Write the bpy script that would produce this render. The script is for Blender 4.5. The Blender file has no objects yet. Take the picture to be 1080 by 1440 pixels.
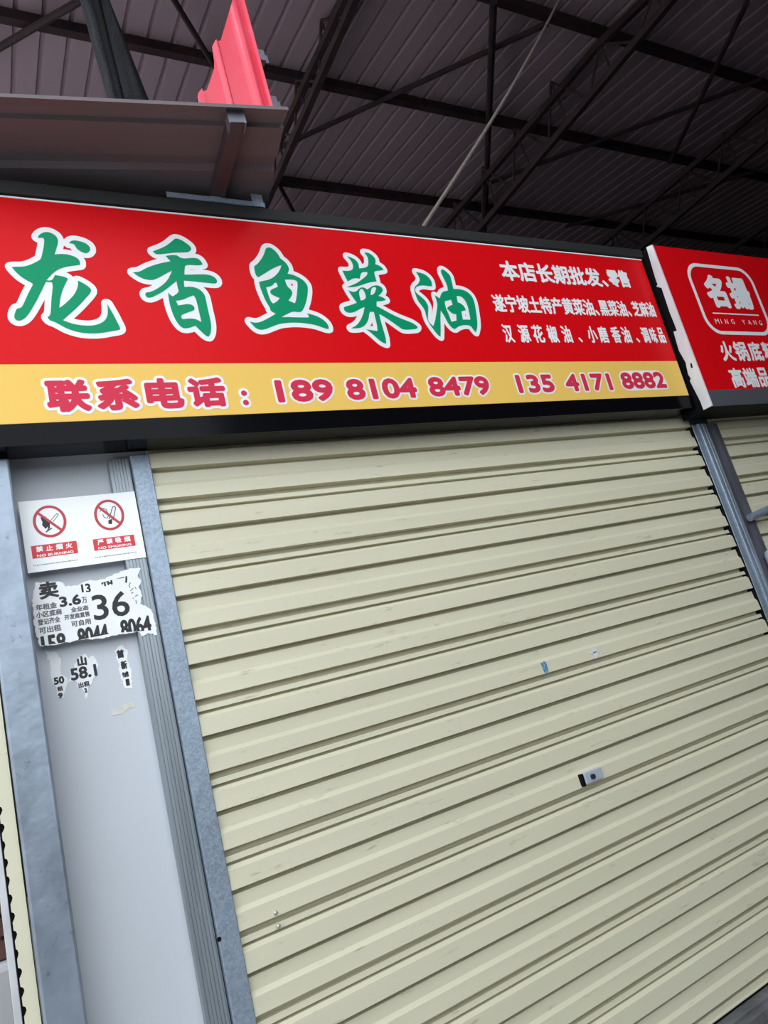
import bpy, bmesh, math, random
from mathutils import Vector, Matrix
from mathutils.geometry import delaunay_2d_cdt
random.seed(7)
scene = bpy.context.scene
COL = scene.collection

# ------------------------------------------------------------------ camera
YAW, PITCH, ROLL, FOC = 0.53407391, 0.23360853, -0.26244139, 989.30335
cy, sy, cp, sp, cr, sr = (math.cos(YAW), math.sin(YAW), math.cos(PITCH), math.sin(PITCH), math.cos(ROLL), math.sin(ROLL))
fw = Vector((sy * cp, cy * cp, sp))
rt = Vector((cy, -sy, 0))
up = rt.cross(fw)
rt2 = cr * rt + sr * up
up2 = -sr * rt + cr * up
cam_data = bpy.data.cameras.new('camera')
cam = bpy.data.objects.new('camera', cam_data)
COL.objects.link(cam)
m = Matrix((rt2, up2, -fw)).transposed().to_4x4()
m.translation = Vector((0, -2.0, 1.36))
cam.matrix_world = m
cam_data.sensor_fit = 'VERTICAL'
cam_data.sensor_height = 36.0
cam_data.lens = 36.0 * FOC / 1440.0
cam_data.clip_start = 0.02
scene.camera = cam

# ------------------------------------------------------------------ light
world = bpy.data.worlds.new('overcast_sky')
scene.world = world
world.use_nodes = True
bg = world.node_tree.nodes['Background']
bg.inputs[0].default_value = (0.86, 0.93, 1.0, 1)
bg.inputs[1].default_value = 4.2
def portal(name, loc, rot, sx, sz):
    d = bpy.data.lights.new(name, 'AREA')
    d.shape = 'RECTANGLE'; d.size = sx; d.size_y = sz
    o = bpy.data.objects.new(name, d); COL.objects.link(o)
    o.location = loc; o.rotation_euler = rot
    d.cycles.is_portal = True
    return o
# sky portals in the open front and the open left end of the shed
portal('sky_portal', (0.9, -2.65, 2.75), (math.radians(90), 0, 0), 3.4, 5.5)
portal('sky_portal', (-0.85, 3.1, 3.3), (math.radians(90), 0, math.radians(-90)), 11.6, 6.6)
vs = scene.view_settings
vs.view_transform = 'Standard'; vs.look = 'None'; vs.gamma = 1.0; vs.use_curve_mapping = False
vs.exposure = -0.27
scene.cycles.use_denoising = True
scene.cycles.max_bounces = 8
scene.cycles.diffuse_bounces = 5

# ------------------------------------------------------------------ materials
def mat(name, col, rough=0.6, metal=0.0, spec=0.5, noise=None, bump=None, spangle=None, dirt_sheen=None, coat=0.0):
    """noise=(scale, amount)  bump=(scale xyz, strength, distance)  spangle=(scale, amount)  dirt=(scale, lo, hi, colour, amount)"""
    M = bpy.data.materials.new(name); M.use_nodes = True
    nt = M.node_tree; b = nt.nodes['Principled BSDF']
    b.inputs['Base Color'].default_value = (*col, 1)
    b.inputs['Roughness'].default_value = rough
    b.inputs['Metallic'].default_value = metal
    b.inputs['Specular IOR Level'].default_value = spec
    b.inputs['Coat Weight'].default_value = coat
    tc = nt.nodes.new('ShaderNodeTexCoord')
    sock = None
    def mix(fac, a, bcol):
        n = nt.nodes.new('ShaderNodeMix'); n.data_type = 'RGBA'
        nt.links.new(fac, n.inputs[0])
        if a is None: n.inputs[6].default_value = (*col, 1)
        else: nt.links.new(a, n.inputs[6])
        n.inputs[7].default_value = (*bcol, 1)
        return n.outputs[2]
    def ramp(src, lo, hi, amt):
        n = nt.nodes.new('ShaderNodeMapRange'); n.inputs[1].default_value = lo; n.inputs[2].default_value = hi
        n.inputs[3].default_value = 0; n.inputs[4].default_value = amt
        nt.links.new(src, n.inputs[0]); return n.outputs[0]
    def mapping(sc):
        n = nt.nodes.new('ShaderNodeMapping'); n.inputs['Scale'].default_value = sc if hasattr(sc, '__len__') else (sc,) * 3
        nt.links.new(tc.outputs['Object'], n.inputs[0]); return n.outputs[0]
    if noise:
        n = nt.nodes.new('ShaderNodeTexNoise'); n.inputs['Scale'].default_value = 1; n.inputs['Detail'].default_value = 5
        nt.links.new(mapping(noise[0]), n.inputs['Vector'])
        sock = mix(ramp(n.outputs['Fac'], 0.35, 0.65, 1.0), sock, tuple(c * (1 - noise[1]) for c in col))
    if spangle:
        n = nt.nodes.new('ShaderNodeTexVoronoi'); n.inputs['Scale'].default_value = spangle[0]
        nt.links.new(tc.outputs['Object'], n.inputs['Vector'])
        sp_ = nt.nodes.new('ShaderNodeSeparateColor'); nt.links.new(n.outputs['Color'], sp_.inputs[0])
        sock = mix(ramp(sp_.outputs[0], 0, 1, spangle[1]), sock, tuple(min(1, c * 1.7) for c in col))
    if dirt_sheen:
        n = nt.nodes.new('ShaderNodeTexNoise'); n.inputs['Scale'].default_value = 1; n.inputs['Detail'].default_value = 8
        n.inputs['Roughness'].default_value = 0.65
        nt.links.new(mapping(dirt_sheen[0]), n.inputs['Vector'])
        sock = mix(ramp(n.outputs['Fac'], dirt_sheen[1], dirt_sheen[2], dirt_sheen[4]), sock, dirt_sheen[3])
    if sock is not None: nt.links.new(sock, b.inputs['Base Color'])
    if bump:
        n = nt.nodes.new('ShaderNodeTexNoise'); n.inputs['Scale'].default_value = 1; n.inputs['Detail'].default_value = 3
        nt.links.new(mapping(bump[0]), n.inputs['Vector'])
        q = nt.nodes.new('ShaderNodeBump'); q.inputs['Strength'].default_value = bump[1]; q.inputs['Distance'].default_value = bump[2]
        nt.links.new(n.outputs['Fac'], q.inputs['Height']); nt.links.new(q.outputs['Normal'], b.inputs['Normal'])
    return M

M = {}
M['bounce_ground'] = mat('bounce_ground', (0.7, 0.66, 0.67), 0.9, noise=(1.2, 0.15))
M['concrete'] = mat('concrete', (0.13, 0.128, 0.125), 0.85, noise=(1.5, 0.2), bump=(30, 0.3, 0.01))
M['dark_concrete'] = mat('dark_concrete', (0.16, 0.16, 0.165), 0.85, noise=(9, 0.35), bump=(40, 0.5, 0.01))
M['roof_sheet'] = mat('roof_sheet', (0.315, 0.232, 0.255), 0.8, spec=0.1, noise=((0.5, 0.25, 0.5), 0.15))
M['roof_steel'] = mat('roof_steel', (0.035, 0.02, 0.02), 0.7, spec=0.25, noise=(6, 0.4))
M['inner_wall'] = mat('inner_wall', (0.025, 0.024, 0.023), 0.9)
M['left_light_block'] = mat('left_light_block', (0.3, 0.28, 0.28), 0.9, noise=(2, 0.2))
M['slab_dark'] = mat('slab_dark', (0.02, 0.02, 0.021), 0.95)
M['slab_bounce'] = mat('slab_bounce', (0.8, 0.77, 0.78), 0.9, noise=(1.5, 0.2))
M['pale_wall'] = mat('pale_wall', (0.6, 0.6, 0.61), 0.9, noise=(2, 0.1))
M['cream_slat'] = mat('cream_slat', (0.69, 0.652, 0.482), 0.38, spec=0.35, noise=((0.8, 3, 6), 0.07), bump=((2.2, 5, 9), 0.12, 0.01),
                      dirt_sheen=((9, 30, 50), 0.62, 0.72, (0.36, 0.30, 0.18), 0.6))
M['bar_metal'] = mat('bar_metal', (0.42, 0.42, 0.36), 0.45, spec=0.4, noise=(12, 0.2))
M['galvanised'] = mat('galvanised', (0.31, 0.375, 0.45), 0.5, metal=0.55, noise=((6, 6, 2.5), 0.2), spangle=(190, 0.4),
                      dirt_sheen=((30, 30, 12), 0.66, 0.72, (0.2, 0.21, 0.23), 0.6), bump=(26, 0.3, 0.006))
M['galvanised_post'] = mat('galvanised_post', (0.315, 0.37, 0.44), 0.45, metal=0.45, noise=((11, 11, 5), 0.3),
                           dirt_sheen=((40, 40, 26), 0.62, 0.69, (0.14, 0.14, 0.16), 0.7), bump=(16, 0.45, 0.008))
M['aluminium'] = mat('aluminium', (0.33, 0.37, 0.40), 0.42, metal=0.5, noise=((90, 90, 2.5), 0.22), dirt_sheen=((40, 40, 9), 0.62, 0.72, (0.5, 0.5, 0.5), 0.35))
M['pale_strip'] = mat('pale_strip', (0.62, 0.62, 0.63), 0.6, noise=((20, 20, 9), 0.2))
M['dark_ground'] = mat('dark_ground', (0.05, 0.05, 0.05), 0.9)
M['tube_steel'] = mat('tube_steel', (0.07, 0.05, 0.055), 0.5, metal=0.2)
M['dark_steel'] = mat('dark_steel', (0.16, 0.16, 0.19), 0.5, metal=0.3, noise=((20, 20, 6), 0.3))
M['white_panel'] = mat('white_panel', (0.60, 0.63, 0.67), 0.42, spec=0.4, noise=(2.5, 0.05))
M['black_gloss'] = mat('black_gloss', (0.003, 0.003, 0.004), 0.14, spec=0.08, bump=((3, 3, 3), 0.05, 0.01))
M['black'] = mat('black', (0.005, 0.005, 0.006), 0.6, spec=0.1)
M['ledge_grey'] = mat('ledge_grey', (0.014, 0.014, 0.0135), 0.7, noise=((8, 8, 30), 0.3))
M['sign_red'] = mat('sign_red', (0.70, 0.004, 0.008), 0.36, spec=0.10)
M['sign_yellow'] = mat('sign_yellow', (0.88, 0.56, 0.13), 0.36, spec=0.10)
M['sign_white'] = mat('sign_white', (0.86, 0.86, 0.86), 0.36, spec=0.10)
M['sign_green'] = mat('sign_green', (0.004, 0.29, 0.13), 0.36, spec=0.10)
M['sign_crimson'] = mat('sign_crimson', (0.66, 0.035, 0.075), 0.36, spec=0.10)
M['film_white'] = mat('film_white', (0.75, 0.77, 0.78), 0.5, noise=((30, 30, 8), 0.12))
M['band_grey'] = mat('band_grey', (0.085, 0.085, 0.10), 0.45)
M['plate_white'] = mat('plate_white', (0.95, 0.95, 0.95), 0.4)
M['print_red'] = mat('print_red', (0.72, 0.03, 0.04), 0.5)
M['ring_red'] = mat('ring_red', (0.55, 0.035, 0.05), 0.5)
M['print_black'] = mat('print_black', (0.02, 0.02, 0.022), 0.6)
M['print_grey'] = mat('print_grey', (0.13, 0.13, 0.14), 0.6)
M['paper'] = mat('paper', (0.93, 0.93, 0.94), 0.8, noise=((25, 25, 25), 0.05))
M['old_paper'] = mat('old_paper', (0.74, 0.71, 0.63), 0.8, noise=((60, 60, 60), 0.15))
M['awning'] = mat('awning', (0.15, 0.125, 0.13), 0.5, spec=0.35, noise=((1, 9, 9), 0.12))
M['red_sheet'] = mat('red_sheet', (0.78, 0.045, 0.085), 0.35, spec=0.6, dirt_sheen=((3, 3, 2), 0.5, 0.7, (0.8, 0.16, 0.22), 0.6))  # paler pink patches paint a sheen into the red
M['tarp'] = mat('tarp', (0.018, 0.018, 0.022), 0.9, noise=((25, 25, 6), 0.5), bump=(70, 0.8, 0.01))
M['rope'] = mat('rope', (0.24, 0.20, 0.175), 0.9, noise=(40, 0.3))
M['lock_metal'] = mat('lock_metal', (0.62, 0.68, 0.78), 0.3, metal=0.35)
M['label_blue'] = mat('label_blue', (0.2, 0.42, 0.62), 0.6, noise=((120, 120, 120), 0.7))
M['brown_wood'] = mat('brown_wood', (0.13, 0.06, 0.05), 0.8, noise=((4, 4, 30), 0.3))
M['screw'] = mat('screw', (0.55, 0.54, 0.46), 0.35, metal=0.5)

# ------------------------------------------------------------------ helpers
def tag(o, label=None, cat=None, group=None, kind=None):
    if label: o['label'] = label
    if cat: o['category'] = cat
    if group: o['group'] = group
    if kind: o['kind'] = kind
    return o
def empty(name, loc=(0, 0, 0), rot=(0, 0, 0)):
    o = bpy.data.objects.new(name, None); COL.objects.link(o)
    o.location = loc; o.rotation_euler = rot; o.empty_display_size = 0.1
    return o
def obj(name, bm, material, parent=None, smooth=False):
    me = bpy.data.meshes.new(name)
    bm.normal_update(); bm.to_mesh(me); bm.free()
    mats = material if isinstance(material, list) else [material]
    for x in mats: me.materials.append(x)
    if smooth:
        for p in me.polygons: p.use_smooth = True
    o = bpy.data.objects.new(name, me); COL.objects.link(o)
    if parent is not None: o.parent = parent
    return o
def box(bm, x0, x1, y0, y1, z0, z1, bev=0.0):
    r = bmesh.ops.create_cube(bm, size=1)
    for v in r['verts']:
        v.co = Vector(((x0 + x1) / 2 + v.co.x * (x1 - x0), (y0 + y1) / 2 + v.co.y * (y1 - y0), (z0 + z1) / 2 + v.co.z * (z1 - z0)))
    if bev:
        es = list({e for v in r['verts'] for e in v.link_edges})
        bmesh.ops.bevel(bm, geom=es, offset=bev, segments=2, affect='EDGES', profile=0.5)
    return bm
def boxes(*bs, bev=0.0):
    bm = bmesh.new()
    for b in bs: box(bm, *b, bev=bev)
    return bm
def tube(bm, a, b, r, n=10, caps=True):
    a, b = Vector(a), Vector(b); d = (b - a).normalized()
    u = d.orthogonal().normalized(); w = d.cross(u)
    A = [bm.verts.new(a + r * (math.cos(t) * u + math.sin(t) * w)) for t in [2 * math.pi * i / n for i in range(n)]]
    B = [bm.verts.new(b + r * (math.cos(t) * u + math.sin(t) * w)) for t in [2 * math.pi * i / n for i in range(n)]]
    for i in range(n): bm.faces.new((A[i], A[(i + 1) % n], B[(i + 1) % n], B[i]))
    if caps: bm.faces.new(A[::-1]); bm.faces.new(B)
    return bm
def bar(bm, a, b, w, h):
    """square bar between two points"""
    a, b = Vector(a), Vector(b); d = (b - a).normalized()
    u = d.cross(Vector((0, 0, 1)))
    u = u.normalized() if u.length > 1e-4 else Vector((1, 0, 0))
    k = u.cross(d)
    vv = [[bm.verts.new(p + u * sx * w / 2 + k * sz * h / 2) for sx, sz in ((-1, -1), (1, -1), (1, 1), (-1, 1))] for p in (a, b)]
    for i in range(4): bm.faces.new((vv[0][i], vv[0][(i + 1) % 4], vv[1][(i + 1) % 4], vv[1][i]))
    bm.faces.new(vv[0][::-1]); bm.faces.new(vv[1])
    return bm
def extrude_profile(pts, axis, a, b, closed=True, segs=1):
    """pts: 2-D profile; axis 'x': pts are (y,z) and run from x=a to b; 'z': pts are (x,y)"""
    bm = bmesh.new(); rows = []
    for k in range(segs + 1):
        t = a + (b - a) * k / segs
        rows.append([bm.verts.new((t, p[0], p[1]) if axis == 'x' else ((p[0], t, p[1]) if axis == 'y' else (p[0], p[1], t))) for p in pts])
    n = len(pts)
    for k in range(segs):
        for i in range(n if closed else n - 1):
            j = (i + 1) % n
            bm.faces.new((rows[k][i], rows[k][j], rows[k + 1][j], rows[k + 1][i]))
    if closed:
        for r in (rows[0][::-1], rows[-1]):
            f = bm.faces.new(r)
    bmesh.ops.recalc_face_normals(bm, faces=bm.faces)
    return bm

# ---- flat lettering: every layer is a 2-D region, written on its carrier
def cdt_region(polys, S=100.0):
    vs_, fs_ = [], []
    for p in polys:
        if abs(area(p)) < 1e-9: continue
        if area(p) < 0: p = p[::-1]
        k = len(vs_); vs_ += [Vector(q) * S for q in p]; fs_.append(list(range(k, k + len(p))))
    o = delaunay_2d_cdt(vs_, [], fs_, 0, 1e-5)
    return [tuple(v / S) for v in o[0]], [f for f, g in zip(o[2], o[5]) if g]
def area(l): return sum(l[i - 1][0] * l[i][1] - l[i][0] * l[i - 1][1] for i in range(len(l))) / 2
def inside(p, loop):
    c = False
    for i in range(len(loop)):
        (x1, y1), (x2, y2) = loop[i - 1], loop[i]
        if (y1 > p[1]) != (y2 > p[1]) and p[0] < (x2 - x1) * (p[1] - y1) / (y2 - y1) + x1: c = not c
    return c
def loops_region(loops):
    """even-odd fill of closed loops"""
    vs_, es_ = [], []
    for l in loops:
        k = len(vs_); vs_ += [Vector(q) for q in l]; es_ += [(k + i, k + (i + 1) % len(l)) for i in range(len(l))]
    o = delaunay_2d_cdt(vs_, es_, [], 0, 1e-7)
    V = [tuple(v) for v in o[0]]; F = []
    for f in o[2]:
        c = (sum(V[i][0] for i in f) / len(f), sum(V[i][1] for i in f) / len(f))
        if sum(inside(c, l) for l in loops) % 2: F.append(f)
    return V, F
def smooth_loop(l, it=1):
    for _ in range(it):
        o = []
        for i in range(len(l)):
            p0, p, p1 = Vector(l[i - 1]), Vector(l[i]), Vector(l[(i + 1) % len(l)])
            a, b = (p - p0), (p1 - p)
            if a.length > 1e-9 and b.length > 1e-9 and a.normalized().dot(b.normalized()) < 0.45: o.append(tuple(p))   # keep sharp tips
            else: o += [tuple(p.lerp(p0, 0.25)), tuple(p.lerp(p1, 0.25))]
        l = o
    return l
def dilate(region, r, n=8):
    V, F = region
    cnt = {}
    for f in F:
        for i in range(len(f)):
            k = tuple(sorted((f[i - 1], f[i]))); cnt[k] = cnt.get(k, 0) + 1
    polys = [[V[i] for i in f] for f in F]; bv = set()
    for (a, b), c in cnt.items():
        if c == 1:
            A, B = Vector(V[a]), Vector(V[b]); d = B - A
            if d.length < 1e-7: continue
            q = Vector((-d.y, d.x)).normalized() * r
            polys.append([A - q, B - q, B + q, A + q]); bv |= {a, b}
    for a in bv:
        A = Vector(V[a]); polys.append([A + r * Vector((math.cos(2 * math.pi * (k + .3) / n), math.sin(2 * math.pi * (k + .3) / n))) for k in range(n)])
    return cdt_region(polys)
def text_region(s, b, bold=0.0, fit=True, ascent=None):
    """text filling the rectangle b = (x0, x1, y0, y1)"""
    c = bpy.data.curves.new('lettering', 'FONT'); c.body = s; c.resolution_u = 3
    o = bpy.data.objects.new('lettering', c); COL.objects.link(o)
    bpy.context.view_layer.update()
    me = bpy.data.meshes.new_from_object(o.evaluated_get(bpy.context.evaluated_depsgraph_get()))
    bpy.data.objects.remove(o); bpy.data.curves.remove(c)
    V = [(v.co.x, v.co.y) for v in me.vertices]; F = [list(p.vertices) for p in me.polygons]
    bpy.data.meshes.remove(me)
    xs = [v[0] for v in V]; ys = [v[1] for v in V]
    x0, x1, y0, y1 = min(xs), max(xs), min(ys), max(ys)
    V = [(b[0] + bold + (v[0] - x0) / (x1 - x0) * (b[1] - b[0] - 2 * bold), b[2] + bold + (v[1] - y0) / (y1 - y0) * (b[3] - b[2] - 2 * bold)) for v in V]
    return dilate((V, F), bold, 6) if bold else (V, F)
def clip_region(region, p, n):
    """keep the side of the line through p that n points to"""
    V, F = region; p = Vector(p); n = Vector(n); polys = []
    for f in F:
        q = [Vector(V[i]) for i in f]; out = []
        for i in range(len(q)):
            a, b = q[i - 1], q[i]; da, db = (a - p).dot(n), (b - p).dot(n)
            if (da >= 0) != (db >= 0): out.append(a.lerp(b, da / (da - db)))
            if db >= 0: out.append(b)
        if len(out) > 2: polys.append([tuple(v) for v in out])
    V2, F2 = [], []
    for q in polys: k = len(V2); V2 += q; F2.append(list(range(k, k + len(q))))
    return V2, F2
def join(*rs):
    V, F = [], []
    for r in rs:
        k = len(V); V += r[0]; F += [[i + k for i in f] for f in r[1]]
    return V, F
def layer(name, region, material, parent, depth=0.0, ox=0.0, oz=0.0):
    """lay a region on the front (-y) of its carrier"""
    bm = bmesh.new(); V, F = region
    vv = [bm.verts.new((v[0] + ox, -depth, v[1] + oz)) for v in V]
    for f in F:
        if len(set(f)) < 3: continue
        pts = [V[i] for i in f]
        g = f if area(pts) > 0 else f[::-1]
        try: bm.faces.new([vv[i] for i in g])
        except ValueError: pass
    bmesh.ops.delete(bm, geom=[v for v in bm.verts if not v.link_faces], context='VERTS')
    o = obj(name, bm, material, parent)
    return o
def rect(x0, x1, y0, y1): return ([(x0, y0), (x1, y0), (x1, y1), (x0, y1)], [[0, 1, 2, 3]])
def ring(cx, cy_, rx, ry, w, n=48):
    V, F = [], []
    for i in range(n):
        t = 2 * math.pi * i / n; V += [(cx + rx * math.cos(t), cy_ + ry * math.sin(t)), (cx + (rx - w) * math.cos(t), cy_ + (ry - w) * math.sin(t))]
    for i in range(n): a, b = 2 * i, 2 * ((i + 1) % n); F.append([a, b, b + 1, a + 1])
    return V, F
def stroke(pts, w):
    V = [tuple(p) for p in pts]
    polys = []
    for a, b in zip(V, V[1:]):
        A, B = Vector(a), Vector(b); d = (B - A).normalized(); q = Vector((-d.y, d.x)) * w / 2
        polys.append([A - q, B - q, B + q, A + q])
    for a in V: polys.append([Vector(a) + w / 2 * Vector((math.cos(k * math.pi / 4), math.sin(k * math.pi / 4))) for k in range(8)])
    return cdt_region(polys)
def sheet_plate(loops, y_front, thick, curl=None):
    """a thin solid (paper, plate, film) with the outline loops[0] in x,z, its front at y = y_front"""
    V, F = loops_region(loops); bm = bmesh.new()
    vv = [bm.verts.new((v[0], y_front, v[1])) for v in V]
    fs_ = []
    for f in F:
        g = f if area([V[i] for i in f]) > 0 else f[::-1]
        fs_.append(bm.faces.new([vv[i] for i in g]))
    r = bmesh.ops.extrude_face_region(bm, geom=fs_)
    for e in r['geom']:
        if isinstance(e, bmesh.types.BMVert): e.co.y += thick
    bmesh.ops.delete(bm, geom=[v for v in bm.verts if not v.link_faces], context='VERTS')
    bmesh.ops.recalc_face_normals(bm, faces=bm.faces)
    return bm

# ------------------------------------------------------------------ the setting
SL, RZ = 0.1855, 6.0                                   # roof slope and its height above the shop front
def roof_z(y): return RZ + SL * y
X0R, X1R, Y0R, Y1R = -0.8, 15.0, -5.0, 9.0
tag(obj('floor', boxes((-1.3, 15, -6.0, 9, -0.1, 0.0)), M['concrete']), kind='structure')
tag(obj('floor_bounce', boxes((-300, -1.3, -300, 300, -0.1, 0.0), (-1.3, 300, 9.0, 300, -0.1, 0.0)), M['bounce_ground']), kind='structure')  # unseen pale ground, added to bounce light up to the left roof
tag(obj('floor_dark', boxes((-1.3, 300, -300, -6.0, -0.1, 0.0), (15, 300, -6.0, 9.0, -0.1, 0.0)), M['dark_ground']), kind='structure')  # unseen ground, made dark so little light bounces to the roof
# ribbed roof sheeting, ribs running down the slope
prof = []; x = X0R
while x < X1R:
    prof += [(x, 0), (x + 0.128, 0), (x + 0.138, 0.028), (x + 0.160, 0.028), (x + 0.170, 0)]
    x += 0.178
def eave(px): return -2.6 if px < 2.6 else -6.1  # unseen front edge, stepped to keep daylight off the right side
bm = bmesh.new()
lo = [[bm.verts.new((px, y, roof_z(y) + pz)) for px, pz in prof for y in [eave(px) if k == 0 else Y1R]] for k in (0, 1)]
hi = [[bm.verts.new((px, y, roof_z(y) + pz + 0.05)) for px, pz in prof for y in [eave(px) if k == 0 else Y1R]] for k in (0, 1)]
for i in range(len(prof) - 1):
    bm.faces.new((lo[1][i], lo[1][i + 1], lo[0][i + 1], lo[0][i]))
    bm.faces.new((hi[0][i], hi[0][i + 1], hi[1][i + 1], hi[1][i]))
    for k in (0, 1): bm.faces.new((lo[k][i], lo[k][i + 1], hi[k][i + 1], hi[k][i]))
for i in (0, -1): bm.faces.new((lo[0][i], lo[1][i], hi[1][i], hi[0][i]))
tag(obj('ceiling', bm, M['roof_sheet']), kind='structure')
tag(obj('wall_back', boxes((X0R, X1R, 8.9, 9.0, 0, 7.9)), M['inner_wall']), kind='structure')  # unseen, closes the shed so the right of the roof stays dark
tag(obj('wall_right', boxes((14.9, 15.0, -9, 8.9, 0, 7.8)), M['inner_wall']), kind='structure')  # unseen end wall, added for the darkness on the right
tag(obj('wall_light_block', boxes((2.6, 14.9, -6.1, -2.75, 0, 4.8), (2.6, 14.9, -2.95, -2.75, 4.8, 5.48), (2.6, 2.7, -6.1, -2.75, 4.8, 5.4), (-9, 2.6, -6.1, -6.0, 0, 2.2)), M['inner_wall']), kind='structure')  # unseen blocks, added and shaped to hold back low and right-hand light
# the shop row: panel front, flat top
tag(obj('wall_front', boxes((0.08, 0.45, 0.03, 0.09, 0, 3.0), (0.45, 9.0, 0.10, 0.16, 0, 3.0)), M['white_panel']), kind='structure')
tag(obj('shop_roof_slab', boxes((0.0, 1.4, 0.03, 5.0, 2.96, 3.0)), M['slab_bounce']), kind='structure')  # unseen top, made pale as a reflector for the left roof
tag(obj('shop_roof_slab', boxes((1.4, 14.9, 0.03, 8.9, 2.96, 3.0)), M['slab_dark']), kind='structure')  # unseen top, made near black to cut bounce on the right roof
tag(obj('wall_alley_end', boxes((14.8, 14.9, -6.0, 0.0, 0, 5.0)), M['inner_wall']), kind='structure')  # unseen, shuts the far end against light
tag(obj('wall_shop_side', boxes((0.0, 0.06, 0.05, 5.0, 0, 2.96)), M['inner_wall']), kind='structure')
tag(obj('trim_1', boxes((0.45, 8.8, -0.045, 0.10, 0, 0.045), (0.45, 8.8, -0.072, -0.045, 0, 0.036), bev=0.004), M['dark_concrete']), kind='structure')
tag(obj('wall_left_block', boxes((-9.2, -9.0, -5.5, 20, 0, 5.2)), M['left_light_block']), kind='structure')  # unseen wall, added to block light entering from the left
tag(obj('wall_far_left', boxes((-6.0, -0.02, 6.9, 7.0, 0, 2.6)), M['pale_wall']), kind='structure')

# ------------------------------------------------------------------ roof steel
PG = 'purlins under the roof sheets'
for y, lab in ((0.87, 'dark steel roof purlin nearest the shop front, crossing the top right corner'),
               (2.08, 'dark steel roof purlin running from the top left corner behind the tarpaulin'),
               (3.52, 'dark steel roof purlin passing low just above the long red signboard'),
               (4.95, 'dark steel roof purlin farthest back, almost hidden behind the signboards')):
    bm = boxes((X0R, 14.85, y - 0.03, y + 0.03, roof_z(y) - 0.10, roof_z(y) - 0.012))
    tag(obj('roof_purlin', bm, M['roof_steel']), lab, 'purlin', PG)
TG = 'lattice trusses under the roof'
def truss(X, zt, zb, lab, W=0.05):
    t = tag(empty('roof_truss', (X, 0.0, zb)), lab, 'truss', TG)
    ya = 0.95
    bm = bmesh.new()
    pts = [(0, -2.4, roof_z(-2.4) - 0.14), (0, ya, min(zt, roof_z(ya) - 0.14)), (0, 8.85, zt + 0.25)]
    for a, b in zip(pts, pts[1:]):
        bar(bm, (0, a[1], a[2] - zb), (0, b[1], b[2] - zb), W, 0.06)
    obj('top_chord', bm, M['roof_steel'], t)
    bm = bmesh.new(); bar(bm, (0.02, -1.2, 0), (0.02, 8.85, 0.0), W, 0.06); obj('bottom_chord', bm, M['roof_steel'], t)
    y = -0.2; k = 0
    def top(y): 
        if y < ya: return min(zt, roof_z(y) - 0.14) - zb
        return zt + 0.25 * (y - ya) / (8.85 - ya) - zb
    while y < 6.5:
        bm = bmesh.new(); tube(bm, (0.0, y, top(y)), (0.02, y + 0.28, 0), 0.012, 6); obj('web_bar', bm, M['roof_steel'], t)
        bm = bmesh.new(); tube(bm, (0.02, y + 0.28, 0), (0.0, y + 0.56, top(y + 0.56)), 0.012, 6); obj('web_bar', bm, M['roof_steel'], t)
        bm = bmesh.new(); tube(bm, (0.0, y, top(y)), (0.02, y, 0), 0.011, 6); obj('web_post', bm, M['roof_steel'], t)
        y += 0.56
    return t
truss(2.65, 6.22, 5.95, 'brown lattice roof truss rising right beside the upright red sheet')
truss(4.99, 6.20, 5.75, 'dark lattice roof truss seen above the middle of the long red signboard')
truss(7.5, 6.10, 5.71, 'dark lattice roof truss seen above the smaller signboard on the right')
truss(10.0, 6.05, 5.66, 'dark lattice roof truss farthest right, deep in the gloom')
BG = 'bracing bars under the roof'
def brace(a, b, lab, r=0.022):
    bm = bmesh.new(); tube(bm, a, b, r, 8); tag(obj('bracing_bar', bm, M['roof_steel']), lab, 'bracing bar', BG)
def rz(x, y): return (x, y, roof_z(y) - 0.135)
def rz2(x, y): return (x * 0.985, y - 0.03, roof_z(y) - 0.195)
brace(rz(2.84, 2.89), rz(4.37, 0.88), 'thin dark bracing bar sloping up right from the awning end to the nearest purlin')
brace(rz(5.4, 2.93), rz(7.07, 0.77), 'thin dark bracing bar sloping up right above the right end of the long sign')
brace(rz(0.30, 2.52), rz(1.6, 0.96), 'brown bracing bar crossing the purlin in the top left corner', 0.026)
brace(rz2(1.15, 1.06), rz2(2.62, 2.82), 'dark bracing bar running down right behind the upright red sheet')
brace(rz2(3.79, 0.84), rz2(6.19, 4.01), 'dark bracing bar hanging almost upright over the middle of the long sign', 0.03)
brace(rz2(5.92, 0.17), rz2(7.4, 2.06), 'dark bracing bar slanting down left in the top right corner')
brace(rz(2.95, 3.36), rz(3.54, 4.14), 'short dark bracing bar slanting down right past the awning end')
brace(rz(7.2, 3.6), rz(8.81, 1.95), 'dark bracing bar just above the smaller signboard on the right')
bm = bmesh.new()
P, Q = Vector((1.677, 0.06, 3.0)), Vector((4.19, 0.46, 5.92))
P = Vector((1.62, 0.06, 3.0)); n = 16
pts = [P.lerp(Q, k / n) + Vector((0, 0, -0.05 * math.sin(math.pi * k / n))) for k in range(n + 1)]
for a, b in zip(pts, pts[1:]): tube(bm, a, b, 0.009, 6)
tag(obj('rope', bm, M['rope']), 'pale rope stretched from the top of the long sign up to the roof', 'rope')

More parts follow.
